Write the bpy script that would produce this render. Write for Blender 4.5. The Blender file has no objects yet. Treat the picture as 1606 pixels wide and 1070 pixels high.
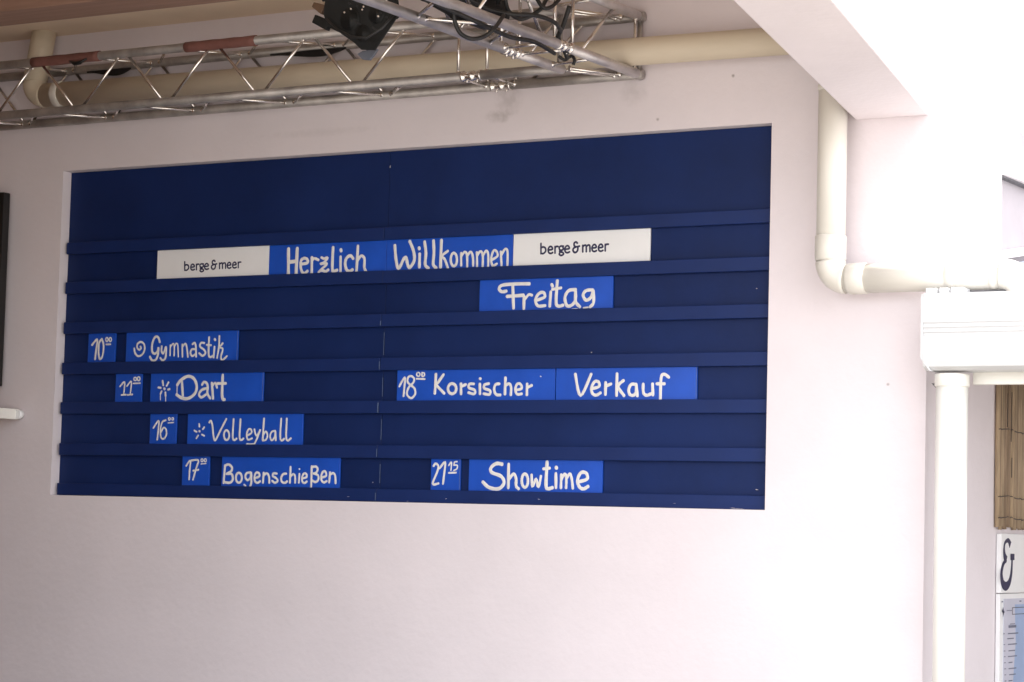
import bpy, bmesh, math, random
from mathutils import Vector, Matrix
random.seed(7)
D = bpy.data
SC = bpy.context.scene
COL = SC.collection

# ------------------------------------------------------------------ camera
F_PX, YAW, PITCH, ROLL = 3778.126, -0.534383, 0.076658, 0.026278
CAM = Vector((9.311928, -10.580596, -0.108466))
def cam_axes():
    cy, sy = math.cos(YAW), math.sin(YAW)
    r = Vector((cy, -sy, 0)); f = Vector((sy, cy, 0)); u = Vector((0, 0, 1))
    cp, sp = math.cos(PITCH), math.sin(PITCH)
    f2 = f*cp + u*sp; u2 = u*cp - f*sp
    cr, sr = math.cos(ROLL), math.sin(ROLL)
    return r*cr + u2*sr, u2*cr - r*sr, f2
RX, UX, FX = cam_axes()
cam = D.cameras.new('camera'); camo = D.objects.new('camera', cam); COL.objects.link(camo)
m = Matrix((RX, UX, -FX)).transposed().to_4x4(); m.translation = CAM
camo.matrix_world = m
cam.sensor_width = 36; cam.lens = 36*F_PX/1606; cam.clip_end = 2000; cam.clip_start = 0.1
SC.camera = camo
def at(px, py, X=None, Y=None, Z=None):
    """photo measurement -> point on the real plane X=, Y= or Z= const"""
    d = FX + RX*((px-803)/F_PX) - UX*((py-535)/F_PX)
    if Y is not None: t = (Y-CAM.y)/d.y
    elif X is not None: t = (X-CAM.x)/d.x
    else: t = (Z-CAM.z)/d.z
    return CAM + d*t

# ------------------------------------------------------------------ light
SUN_EL, SUN_AZ = 60, 55          # azimuth clockwise from +Y
w = D.worlds.new('World'); SC.world = w; w.use_nodes = True
nt = w.node_tree; bg = nt.nodes['Background']
sky = nt.nodes.new('ShaderNodeTexSky'); sky.sky_type = 'NISHITA'; sky.sun_disc = False
sky.sun_elevation = math.radians(SUN_EL); sky.sun_rotation = math.radians(SUN_AZ)
sky.air_density = 1.0; sky.dust_density = 3.0; sky.ozone_density = 1.0
# thin bright overcast veil mixed over the sky
vm = nt.nodes.new('ShaderNodeMixRGB'); vm.inputs[0].default_value = .7; vm.inputs[2].default_value = (8.5, 8.3, 8.3, 1)
nt.links.new(sky.outputs[0], vm.inputs[1]); nt.links.new(vm.outputs[0], bg.inputs[0]); bg.inputs[1].default_value = 0.15
sl = D.lights.new('sun', 'SUN'); sl.energy = 4.0; sl.angle = math.radians(0.5); sl.color = (1, .95, .88)
so = D.objects.new('sun', sl); COL.objects.link(so)
el, az = math.radians(SUN_EL), math.radians(SUN_AZ)
sd = Vector((math.sin(az)*math.cos(el), math.cos(az)*math.cos(el), math.sin(el)))
so.rotation_euler = sd.to_track_quat('Z', 'Y').to_euler()
SC.view_settings.view_transform = 'Standard'; SC.view_settings.look = 'None'
SC.view_settings.exposure = 1.82; SC.view_settings.gamma = 1.0
SC.view_settings.use_curve_mapping = False
SC.render.engine = 'CYCLES'
SC.cycles.max_bounces = 10; SC.cycles.diffuse_bounces = 7

# ------------------------------------------------------------------ materials
def mat(name, col, rough=.6, metal=0, var=.06, scale=6, bump=0, bscale=60, spec=.5, stretch=(1, 1, 1), rvar=0):
    M = D.materials.new(name); M.use_nodes = True
    t = M.node_tree; N = t.nodes; L = t.links; b = N['Principled BSDF']
    b.inputs['Roughness'].default_value = rough; b.inputs['Metallic'].default_value = metal
    b.inputs['Specular IOR Level'].default_value = spec
    tc = N.new('ShaderNodeTexCoord'); mp = N.new('ShaderNodeMapping'); mp.inputs['Scale'].default_value = stretch
    L.new(tc.outputs['Object'], mp.inputs[0])
    no = N.new('ShaderNodeTexNoise'); no.inputs['Scale'].default_value = scale; no.inputs['Detail'].default_value = 7
    no.inputs['Roughness'].default_value = .6
    L.new(mp.outputs[0], no.inputs['Vector'])
    cr = N.new('ShaderNodeValToRGB')
    cr.color_ramp.elements[0].position = .3; cr.color_ramp.elements[1].position = .7
    cr.color_ramp.elements[0].color = [c*(1-var) for c in col] + [1]
    cr.color_ramp.elements[1].color = [min(1, c*(1+var)) for c in col] + [1]
    L.new(no.outputs['Fac'], cr.inputs[0]); L.new(cr.outputs[0], b.inputs['Base Color'])
    if rvar:
        mr = N.new('ShaderNodeMapRange'); mr.inputs['To Min'].default_value = rough-rvar; mr.inputs['To Max'].default_value = rough+rvar
        L.new(no.outputs['Fac'], mr.inputs[0]); L.new(mr.outputs[0], b.inputs['Roughness'])
    if bump:
        n2 = N.new('ShaderNodeTexNoise'); n2.inputs['Scale'].default_value = bscale; n2.inputs['Detail'].default_value = 5
        L.new(mp.outputs[0], n2.inputs['Vector'])
        bp = N.new('ShaderNodeBump'); bp.inputs['Strength'].default_value = bump; bp.inputs['Distance'].default_value = .01
        L.new(n2.outputs['Fac'], bp.inputs['Height']); L.new(bp.outputs[0], b.inputs['Normal'])
    M['ramp'] = cr.name
    return M

OX = .0
def add_stains(M, spots, col):
    """grey grime patches at fixed places (x, z, rx, rz, strength) broken up with noise"""
    t = M.node_tree; N = t.nodes; L = t.links; b = N['Principled BSDF']
    src = N[M['ramp']].outputs[0]
    tc = N.new('ShaderNodeTexCoord'); sx = N.new('ShaderNodeSeparateXYZ'); L.new(tc.outputs['Object'], sx.inputs[0])
    no = N.new('ShaderNodeTexNoise'); no.inputs['Scale'].default_value = 22; no.inputs['Detail'].default_value = 8
    L.new(tc.outputs['Object'], no.inputs['Vector'])
    def mth(op, a, bb):
        n = N.new('ShaderNodeMath'); n.operation = op
        for i, v in enumerate((a, bb)):
            if isinstance(v, (int, float)): n.inputs[i].default_value = v
            elif v is not None: L.new(v, n.inputs[i])
        return n.outputs[0]
    for (x, z, rx, rz, k) in spots:
        dx = mth('DIVIDE', mth('SUBTRACT', sx.outputs[0], x), rx); dz = mth('DIVIDE', mth('SUBTRACT', sx.outputs[2], z+1.72), rz)
        d = mth('SQRT', mth('ADD', mth('MULTIPLY', dx, dx), mth('MULTIPLY', dz, dz)), None)
        fall = mth('SUBTRACT', 1.0, d)
        f = mth('MULTIPLY', mth('ADD', fall, mth('MULTIPLY', mth('SUBTRACT', no.outputs['Fac'], .5), 2.2)), k)
        mx = mth('MULTIPLY', f, mth('GREATER_THAN', fall, 0)); n = N.new('ShaderNodeClamp'); L.new(mx, n.inputs[0]); n.inputs['Max'].default_value = k
        fe = mth('MULTIPLY', n.outputs[0], mth('MINIMUM', mth('MULTIPLY', fall, 3.0), 1.0)); n2 = N.new('ShaderNodeClamp'); L.new(fe, n2.inputs[0])
        mixn = N.new('ShaderNodeMixRGB'); mixn.inputs['Color2'].default_value = (*col, 1)
        L.new(n2.outputs[0], mixn.inputs['Fac']); L.new(src, mixn.inputs['Color1']); src = mixn.outputs[0]
    L.new(src, b.inputs['Base Color'])

M = {}
M['wall'] = mat('pink_plaster', (.725, .67, .70), .9, var=.045, scale=1.3, bump=.2, bscale=26)
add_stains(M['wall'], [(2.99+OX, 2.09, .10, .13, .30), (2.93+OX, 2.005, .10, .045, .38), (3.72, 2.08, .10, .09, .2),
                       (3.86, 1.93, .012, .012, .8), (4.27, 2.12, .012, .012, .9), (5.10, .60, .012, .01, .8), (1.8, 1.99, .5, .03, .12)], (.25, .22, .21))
M['wall_white'] = mat('white_render', (.80, .77, .78), .85, var=.03, scale=2, bump=.2, bscale=45)
M['ceiling'] = mat('cream_ceiling', (.76, .62, .48), .9, var=.05, scale=2, bump=.15)
M['blocker'] = mat('blocker_brown', (.26, .14, .08), .8, var=.2)  # warm brown for the added walls that block and tint the light
M['sheet'] = mat('dull_roof_sheet', (.30, .30, .31), .6, var=.1)
M['rear'] = mat('rear_render', (.42, .39, .41), .9, var=.04)
M['timber'] = mat('brown_timber', (.34, .21, .16), .7, var=.15, scale=4, bump=.3, stretch=(.3, 6, 6))
M['ground'] = mat('pale_paving', (.24, .225, .205), .9, var=.12, scale=.6, bump=.2)
M['navy'] = mat('navy_paint', (.006, .019, .092), .5, spec=.2, var=.22, scale=1.3, bump=.12, bscale=25, rvar=.12)
M['navy_rail'] = mat('navy_rail_paint', (.007, .022, .108), .48, spec=.25, var=.10, scale=4, bump=.08, bscale=30, rvar=.06)
M['blue'] = mat('blue_tile_paint', (.007, .075, .48), .42, var=.10, scale=5, bump=.06, bscale=30, rvar=.06)
M['edge'] = mat('worn_edge', (.09, .13, .24), .7, var=.3, scale=30)
M['chip'] = mat('chipped_wood', (.55, .5, .5), .8, var=.3, scale=40)
M['plaque'] = mat('white_plaque', (.80, .81, .82), .45, var=.02)
M['paint'] = mat('white_brush_paint', (.76, .74, .72), .6, var=.05, scale=30, bump=.2, bscale=150)
M['ink'] = mat('navy_print', (.018, .02, .07), .5, var=.05)
M['alu'] = mat('aluminium', (.40, .375, .36), .5, .65, var=.35, scale=7, bump=.06, bscale=40, rvar=.1, stretch=(1, 1, 1))
M['alu2'] = mat('lit_aluminium', (.62, .59, .60), .45, .75, var=.14, scale=12, bump=.05, bscale=40, rvar=.1)  # lighter copy of the aluminium: stronger reflections on the projecting truss put into colour
M['weld'] = mat('bright_aluminium', (.86, .83, .80), .26, 1, var=.1, scale=20, bump=.1, bscale=90)
M['brace'] = mat('bright_brace', (.85, .82, .79), .22, 1, var=.06, scale=12)
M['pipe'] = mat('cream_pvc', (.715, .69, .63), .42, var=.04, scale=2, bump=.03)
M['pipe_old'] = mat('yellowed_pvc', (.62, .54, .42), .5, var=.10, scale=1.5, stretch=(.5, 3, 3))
M['pipew'] = mat('white_pvc', (.80, .79, .74), .35, var=.03, scale=2)
M['gutter'] = mat('white_aluminium', (.60, .61, .62), .35, var=.02, scale=3)
M['black'] = mat('black_lamp_paint', (.006, .0065, .007), .6, spec=.3, var=.5, scale=12, bump=.1, rvar=.1)
M['cable'] = mat('black_rubber', (.007, .007, .008), .5, var=.2)
M['red'] = mat('faded_red_sleeve', (.20, .085, .07), .8, var=.2, scale=7)
M['screen'] = mat('black_screen', (.008, .008, .008), .3, var=.1)
M['reed'] = [mat('bamboo_reed', c, .7, var=.28, scale=7, bump=.3, stretch=(6, 6, .6), bscale=30) for c in
             ((.31, .22, .14), (.38, .28, .18), (.25, .175, .115), (.34, .255, .17))]
M['wire'] = mat('dark_wire', (.06, .045, .04), .6)
M['print'] = mat('grey_print', (.16, .17, .24), .6)
M['poster'] = mat('poster_blue', (.33, .44, .66), .4, var=.12, scale=3)
M['poster_light'] = mat('poster_lilac', (.55, .56, .66), .4, var=.05)
M['rubber'] = mat('grey_seal', (.12, .12, .13), .6)
M['brown'] = mat('brown_prong', (.10, .055, .03), .5, var=.3)
M['bluegrey'] = mat('blue_grey_plate', (.10, .11, .14), .4, var=.1)
M['glass'] = mat('blue_grey_glazing', (.38, .43, .50), .15, var=.05)

# ------------------------------------------------------------------ mesh helpers
class MB:
    def __init__(s): s.bm = bmesh.new(); s.smooth = False
    def box(s, a, b, rot=None, piv=None):
        a, b = Vector(a), Vector(b)
        vs = [s.bm.verts.new((x, y, z)) for x in (a.x, b.x) for y in (a.y, b.y) for z in (a.z, b.z)]
        if rot is not None:
            pv = Vector(piv) if piv else (a+b)/2
            for v in vs: v.co = rot @ (v.co-pv) + pv
        for f in ((0, 1, 3, 2), (4, 6, 7, 5), (0, 4, 5, 1), (2, 3, 7, 6), (0, 2, 6, 4), (1, 5, 7, 3)):
            s.bm.faces.new([vs[i] for i in f])
        return s
    def prism(s, pts, e0, e1, axis):
        """2D outline extruded along an axis: 'X' outline=(y,z), 'Y' outline=(x,z), 'Z' outline=(x,y)"""
        def mk(p, e): return {'X': (e, p[0], p[1]), 'Y': (p[0], e, p[1]), 'Z': (p[0], p[1], e)}[axis]
        A = [s.bm.verts.new(mk(p, e0)) for p in pts]; B = [s.bm.verts.new(mk(p, e1)) for p in pts]
        n = len(pts)
        s.bm.faces.new(A); s.bm.faces.new(B[::-1])
        for i in range(n): s.bm.faces.new((A[i], A[(i+1) % n], B[(i+1) % n], B[i]))
        return s
    def tube(s, pts, r, n=14, cap=True):
        pts = [Vector(p) for p in pts]; rr = r if isinstance(r, (list, tuple)) else [r]*len(pts)
        rings = []; up = None
        for i, p in enumerate(pts):
            d = (pts[min(i+1, len(pts)-1)] - pts[max(i-1, 0)]).normalized()
            if up is None:
                up = Vector((0, 0, 1)) if abs(d.z) < .9 else Vector((1, 0, 0))
            a = d.cross(up).normalized(); b2 = a.cross(d).normalized(); up = b2
            rings.append([s.bm.verts.new(p + (a*math.cos(2*math.pi*k/n) + b2*math.sin(2*math.pi*k/n))*rr[i]) for k in range(n)])
        for i in range(len(rings)-1):
            for k in range(n):
                f = s.bm.faces.new((rings[i][k], rings[i][(k+1) % n], rings[i+1][(k+1) % n], rings[i+1][k])); f.smooth = True
        if cap: s.bm.faces.new(rings[0][::-1]); s.bm.faces.new(rings[-1])
        return s
    def build(s, name, m, parent=None, loc=None, bevel=0):
        bmesh.ops.recalc_face_normals(s.bm, faces=s.bm.faces)
        me = D.meshes.new(name)
        ploc = world_loc(parent) if parent else Vector((0, 0, 0))
        org = Vector(loc) if loc is not None else (ploc if parent else Vector((0, 0, 0)))
        for v in s.bm.verts: v.co -= org
        s.bm.to_mesh(me); s.bm.free(); me.materials.append(m)
        o = D.objects.new(name, me); COL.objects.link(o)
        if parent: o.parent = parent; o.location = org - ploc
        else: o.location = org
        if bevel:
            b = o.modifiers.new('bevel', 'BEVEL'); b.width = bevel; b.segments = 2; b.limit_method = 'ANGLE'
        return o
def world_loc(o):
    v = Vector(o.location)
    while o.parent: o = o.parent; v += Vector(o.location)
    return v
def tag(o, label=None, cat=None, group=None, kind=None):
    for k, v in (('label', label), ('category', cat), ('group', group), ('kind', kind)):
        if v: o[k] = v
    return o
def thing(name, loc, label, cat, group=None):
    o = D.objects.new(name, None); COL.objects.link(o); o.location = loc; o.empty_display_size = .1
    return tag(o, label, cat, group)
def arc(c, u, v, r, a0, a1, n=10):
    c, u, v = Vector(c), Vector(u), Vector(v)
    return [c + (u*math.cos(math.radians(a0+(a1-a0)*i/n)) + v*math.sin(math.radians(a0+(a1-a0)*i/n)))*r for i in range(n+1)]

GZ = -1.72
W_, H_ = 4.4818, 1.8733          # notice board niche
PY = .070                         # back panel plane
RY = .032                         # rail front plane
CZ = 2.672                        # porch ceiling
COR = 5.288                       # wall corner
BK = -.223                        # skew of the roof edge beam (dx per dy)

# ------------------------------------------------------------------ setting
tag(MB().box((-60, -60, GZ-.2), (80, 60, GZ)).build('ground', M['ground']), kind='structure')

# wall with the niche for the notice board
wall = thing('building_wall', (0, 0, GZ), 'pink plastered wall carrying the navy notice board, ending at a corner beside the drainpipes', 'wall')
b = MB(); T = .30
b.box((-6, 0, GZ), (0, T, 4.2)); b.box((W_, 0, GZ), (COR, T, 4.2))
b.box((0, 0, H_), (W_, T, 4.2)); b.box((0, 0, GZ), (W_, T, 0))
b.box((0, PY+.03, 0), (W_, T, H_))
bmesh.ops.remove_doubles(b.bm, verts=b.bm.verts, dist=.0001)
# drop internal faces shared by neighbouring blocks
kill = []
seen = {}
for f in b.bm.faces:
    k = tuple(sorted(v.index if v.index >= 0 else id(v) for v in f.verts)); k = tuple(sorted(id(v) for v in f.verts))
    seen.setdefault(k, []).append(f)
for fs in seen.values():
    if len(fs) > 1: kill += fs
bmesh.ops.delete(b.bm, geom=kill, context='FACES_ONLY')
b.build('front_face', M['wall'], wall)
MB().box((4.95, T, .93), (COR, 1.02, 4.2)).build('return_face', M['wall_white'], wall)
MB().box((4.95, T, GZ), (COR, 5.0, .928)).build('side_face', M['wall'], wall)

# porch roof
ceil = thing('porch_ceiling', (0, 0, CZ), 'dim cream ceiling of the porch above the metal truss', 'ceiling')
RD = 4.9
def bx(y): return 4.917 + BK*y
b = MB(); b.prism([(-6, 0), (bx(0)+.02, 0), (bx(-RD)+.02, -RD), (-6, -RD)], CZ, 3.2, 'Z'); b.build('ceiling_slab', M['ceiling'], ceil)
tb = thing('ceiling_joist', (0, -.72, 2.60), 'reddish brown timber beam under the ceiling at the top left corner', 'beam')
MB().box((-6, -.92, 2.598), (bx(-.8)-.02, -.62, CZ-.002)).build('timber', M['timber'], tb, bevel=.006)
beam = thing('roof_edge_beam', (5.1, 0, 1.859), 'thick white and pink beam edging the roof, running out from the wall corner', 'beam')
b = MB(); b.prism([(4.917, -.002), (COR-.001, -.002), (COR-.001-(RD+.1)*BK, -RD-.1), (4.917-(RD+.1)*BK, -RD-.1)], 1.859, 3.9, 'Z')
b.build('beam_body', M['wall'], beam, bevel=.008)

# unseen walls added to block light and darken the porch's left end
HX = 1.95
blocker = thing('front_light_blocker', (0, -RD, GZ), 'unseen dark wall added opposite the notice board to block light from the left half', 'wall')
MB().box((-2.6, -RD, GZ), (HX, -RD+.2, CZ-.002)).build('blocker_face', M['blocker'], blocker)
lw = thing('end_light_blocker', (-2.6, -4, GZ), 'unseen side wall added to keep light from the left end of the porch', 'wall')
MB().box((-2.9, -RD, GZ), (-2.6, -.001, CZ-.002)).build('blocker_face', M['blocker'], lw)

# ------------------------------------------------------------------ notice board
board = thing('notice_board', (W_/2, PY, 0), 'wide navy wooden notice board with slotted rails, sunk into the pink wall', 'notice board')
SEAM = 2.222
MB().box((.001, PY, .001), (SEAM-.0015, PY+.028, H_-.001)).build('back_panel', M['navy'], board, bevel=.002)
MB().box((SEAM+.0015, PY-.0025, .001), (W_-.001, PY+.028, H_-.001)).build('back_panel', M['navy'], board, bevel=.002)
RB = [1.392, 1.161, .930, .696, .466, .232, .002]
RH = .068
for i, z in enumerate(RB):
    for k, (x0, x1) in enumerate(((.018, SEAM-.001), (SEAM+.001, W_-.006))):
        j = random.uniform(-.0015, .0015)
        b = MB(); b.box((x0+random.uniform(0, .006)*(k == 0), RY+(.002 if k == 0 else 0)+j, z+j), (x1, PY-.0035, z+RH+j)); b.build('rail', M['navy_rail'], board, bevel=.003)
    if i >= 2: MB().box((SEAM-.006+random.uniform(-.002, .003), RY-.0022, z+.006), (SEAM-.001, RY-.0006, z+RH-random.uniform(.005, .045))).build('paint_chip', M['edge'], board)
for (x, z0, z1) in ((SEAM-.002, .46+.1, .50+.16), (SEAM-.002, .33, .44), (SEAM-.002, .10, .20), (SEAM-.002, .78, .9)):
    MB().box((x-.0015, PY-.0045, z0), (x+.0015, PY-.0028, z1)).build('paint_chip', M['edge'], board)
# small chips along the lower edge and elsewhere
for px, py, wd, hh, Y in ((1000+570*.3178*.82, 797, .05, .004, RY), (1158, 798, .07, .004, RY), (1058, 790, .02, .004, RY), (1188, 768, .02, .006, PY-.003),
                          (700, 783, .012, .01, RY), (640, 786, .02, .004, RY), (545, 779, .03, .003, RY), (1190, 452, .03, .008, PY-.003), (928, 553, .01, .006, RY),
                          (846, 783, .02, .006, RY), (585, 757, .012, .008, PY), (614, 757, .01, .008, PY), (612, 262, .006, .02, PY-.003)):
    p = at(px, py, Y=Y)
    b = MB(); n = 5; cs = [(p.x+wd*(random.random()-.5), p.z+hh*(random.random()-.5)) for _ in range(6)]
    cx = sum(c[0] for c in cs)/6; cz = sum(c[1] for c in cs)/6
    cs.sort(key=lambda c: math.atan2(c[1]-cz, c[0]-cx)); b.prism(cs, Y-.0014, Y-.0004, 'Y'); b.build('paint_chip', M['chip'], board)

# ------------------------------------------------------------------ tiles and lettering
TY = .050                          # tile front plane
def smoothpath(pts, sub=5):
    if len(pts) < 3: 
        a, c = pts[0], pts[-1]
        return [(a[0]+(c[0]-a[0])*i/4, a[1]+(c[1]-a[1])*i/4) for i in range(5)]
    P = [pts[0]] + list(pts) + [pts[-1]]; out = []
    for i in range(1, len(P)-2):
        p0, p1, p2, p3 = P[i-1], P[i], P[i+1], P[i+2]
        for k in range(sub):
            t = k/sub
            out.append(tuple(.5*((2*p1[j]) + (-p0[j]+p2[j])*t + (2*p0[j]-5*p1[j]+4*p2[j]-p3[j])*t*t + (-p0[j]+3*p1[j]-3*p2[j]+p3[j])*t**3) for j in (0, 1)))
    out.append(tuple(pts[-1])); return out
def ring(cx, cy, rx, ry, n=14): return [(cx+rx*math.sin(2*math.pi*i/n), cy-ry*math.cos(2*math.pi*i/n)) for i in range(n+1)]
def brush(mb, pts2, wid, Y, thick=.0012, jit=.10):
    """pts2 = list of (x, z) metres on the plane; raised rounded brush stroke"""
    n = len(pts2); prof = ((-1, 0), (-.75, .75), (0, 1), (.75, .75), (1, 0))
    rows = []
    for i in range(n):
        a = Vector(pts2[max(0, i-1)]); c = Vector(pts2[min(n-1, i+1)]); d = (c-a)
        if d.length < 1e-7: d = Vector((1, 0))
        d.normalize(); nn = Vector((-d.y, d.x)); p = Vector(pts2[i])
        wv = wid*.5*(1+jit*math.sin(i*1.7+pts2[0][0]*91)*.6+random.uniform(-jit, jit)*.4)
        ext = []
        if i == 0: ext = [(-.95, .32), (-.7, .72), (-.35, .93)]
        lst = [(p + d*wv*e, wv*k) for e, k in ext] + [(p, wv)]
        if i == n-1: lst += [(p + d*wv*e, wv*k) for e, k in ((.35, .93), (.7, .72), (.95, .32))]
        for q, ww in lst:
            rows.append([mb.bm.verts.new((q.x+nn.x*u*ww, Y-thick*h*min(1, ww/wv+.2)-.00005, q.y+nn.y*u*ww)) for u, h in prof])
    for i in range(len(rows)-1):
        for k in range(4):
            f = mb.bm.faces.new((rows[i][k], rows[i][k+1], rows[i+1][k+1], rows[i+1][k])); f.smooth = True
def letters(name, parent, m, Y, ox, oy, s, wid, strokes, jit=.10):
    mb = MB(); WK = 1.08 if jit else 1.0
    for st in strokes:
        wv = wid
        if isinstance(st, tuple) and isinstance(st[0], (int, float)) and isinstance(st[1], list): wv, st = st
        pts = smoothpath(st)
        q = [at(ox+s*x, oy+s*y, Y=Y) for x, y in pts]
        c = at(ox+s*st[0][0], oy+s*st[0][1], Y=Y); c2 = at(ox+s*st[0][0], oy+s*(st[0][1]+10), Y=Y)
        k = (c-c2).length/10
        brush(mb, [(v.x, v.z) for v in q], wv*k*WK, Y, jit=jit)
    return mb.build(name, m, parent)
def tile(px0, px1, row, label, name='schedule_tile', cat='sign', m='blue', group='blue hand-painted cards on the board', worn=True):
    z0 = RB[row]+.001 if row >= 0 else 0
    zt = RB[row] + .003; zb = RB[row+1]+RH-.004      # between the rail above and the rail below
    zm = (zt+zb)/2; ym = 535
    # find the pixel row of this slot so that left/right edges land where they are seen
    import mathutils
    def xof(px):
        lo, hi = 100, 900
        for _ in range(40):
            mid = (lo+hi)/2
            if at(px, mid, Y=TY).z > zm: lo = mid
            else: hi = mid
        return at(px, lo, Y=TY).x
    x0, x1 = xof(px0), xof(px1)
    t = thing(name, ((x0+x1)/2, TY, zb), label, cat, group)
    r = random.uniform(-.0012, .0012)
    MB().box((x0, TY, zb), (x1, TY+.012, zt+r)).build('card', M[m], t, bevel=.0015)
    if worn:
        MB().box((x1-.0035, TY-.0008, zb+.004), (x1-.0012, TY-.0002, zt-.004)).build('worn_edge', M['edge'] if random.random() < .4 else M['blue'], t)
    return t

# row 0: welcome line
BM_G = [[(2,52),(2,0)],[(2,28),(12,34),(24,28),(26,12),(14,0),(2,2)],
 [(40,17),(61,20),(56,33),(46,33),(39,20),(42,4),(52,-1),(62,3)],
 [(74,33),(74,0)],[(74,24),(80,33),(89,33)],
 [(117,33),(104,34),(96,28),(98,16),(108,13),(116,18),(114,31)],[(100,13),(98,5),(112,2),(118,-7),(106,-14),(96,-8),(98,-1)],
 [(125,17),(147,20),(142,33),(132,33),(124,20),(127,4),(138,-1),(148,3)],
 (10.5,[(188,46),(181,52),(172,46),(173,32),(182,27)]),(10.5,[(182,27),(170,21),(166,10),(173,-1),(183,0),(190,10),(191,25)]),[(186,27),(199,30)],
 [(216,33),(216,0)],[(216,25),(225,33),(233,30),(234,0)],[(234,25),(243,33),(252,29),(253,0)],
 [(264,17),(285,20),(280,33),(271,33),(263,20),(266,4),(276,-1),(286,3)],
 [(297,17),(318,20),(313,33),(304,33),(296,20),(299,4),(309,-1),(319,3)],
 [(331,33),(331,0)],[(331,24),(337,33),(347,33)]]
def bm_strokes(x0, y0, sl, k):
    out = []
    for st in BM_G:
        wv, st = st if isinstance(st, tuple) else (10, st)
        out.append((wv*k, [(x0+u*k, y0+sl*u*k-v*k) for u, v in st]))
    return out
LT = lambda t, *a, **k: letters('lettering', t, M['paint'], TY, *a, **k)
t = tile(246.5, 421.6, 0, 'left white plaque printed in small dark letters, beside the word Herzlich', 'printed_plaque', 'sign', 'plaque', 'white printed plaques', False)
letters('lettering', t, M['ink'], TY, 230, 340, .2553, 8, bm_strokes(232, 329, -.047, 1.0), jit=0)
t = tile(805, 1019.3, 0, 'right white plaque printed in small dark letters, beside the word Willkommen', 'printed_plaque', 'sign', 'plaque', 'white printed plaques', False)
letters('lettering', t, M['ink'], TY, 590, 340, .2864, 8, bm_strokes(900, 203, -.0456, 1.07), jit=0)
t = tile(422, 605.6, 0, 'blue card painted with the white word Herzlich')
LT(t, 430, 370, .1183, 46, [[(190,175),(187,515)],[(305,170),(290,500)],[(195,350),(300,335)],
 (38,[(350,378),(440,358),(438,315),(400,298),(358,325),(350,400),(365,470),(400,500),(440,468)]),
 (38,[(500,290),(497,500)]),(34,[(500,335),(530,300),(585,320)]),
 (32,[(628,288),(660,303),(708,290),(665,350),(618,370)]),(32,[(620,372),(700,370),(640,430),(590,482)]),(36,[(612,462),(650,462),(680,475),(715,452)]),
 (40,[(780,155),(770,420),(785,470),(832,455)]),(36,[(880,278),(878,465)]),(42,[(884,185),(886,198)]),
 (40,[(1045,300),(1010,262),(960,295),(940,370),(960,450),(1000,470),(1035,450)]),
 (40,[(1110,135),(1090,475)]),(36,[(1105,330),(1150,265),(1195,300),(1195,420),(1222,478)])])
t = tile(606.2, 804.3, 0, 'blue card painted with the white word Willkommen')
LT(t, 590, 340, .2864, 17, [[(102,158),(108,230),(122,284),(150,232),(164,225),(172,262),(184,278),(208,240),(205,190),(184,136)],
 [(238,205),(236,275)],[(235,171),(236,175)],[(265,138),(272,200),(268,262),(286,281)],[(314,132),(316,200),(312,260),(328,280)],
 [(357,130),(352,275)],(14,[(392,188),(360,215),(376,235),(392,280)]),(14,ring(425,235,17,36)),
 (13,[(465,200),(465,266)]),(13,[(465,218),(485,193),(497,212),(498,272)]),(13,[(497,218),(515,193),(528,213),(531,268)]),
 (13,[(551,196),(552,270)]),(13,[(552,215),(570,190),(583,210),(583,272)]),(13,[(583,215),(602,187),(613,208),(613,270)]),
 (13,[(632,237),(664,215),(656,187),(640,190),(629,235),(638,268),(660,258)]),(13,[(682,192),(686,268)]),(13,[(686,210),(705,178),(719,190),(718,268)])])
# row 1
t = tile(752, 961, 1, 'blue card painted with the white word Freitag, highest at the right')
LT(t, 590, 340, .2864, 17, [[(838,367),(760,368),(690,375),(673,395),(688,410),(712,407)],[(748,375),(752,500)],[(718,436),(805,430)],
 [(810,437),(808,503)],(14,[(812,455),(835,427),(852,430)]),(16,[(878,458),(922,440),(916,415),(890,422),(872,455),(885,488),(925,487)]),
 (16,[(956,412),(950,490)]),[(962,372),(965,380)],[(992,352),(985,470),(1000,490),(1022,485)],(14,[(965,398),(1012,390)]),
 [(1092,400),(1055,405),(1034,440),(1042,484),(1065,488),(1090,460),(1092,405),(1092,465),(1115,494)],
 [(1185,402),(1150,405),(1133,430),(1150,458),(1178,440),(1188,405),(1190,470),(1172,494)],(9,[(1135,500),(1160,497)]),(7,[(1072,507),(1100,505)]),(5,[(1033,510),(1036,510)])])
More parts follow.
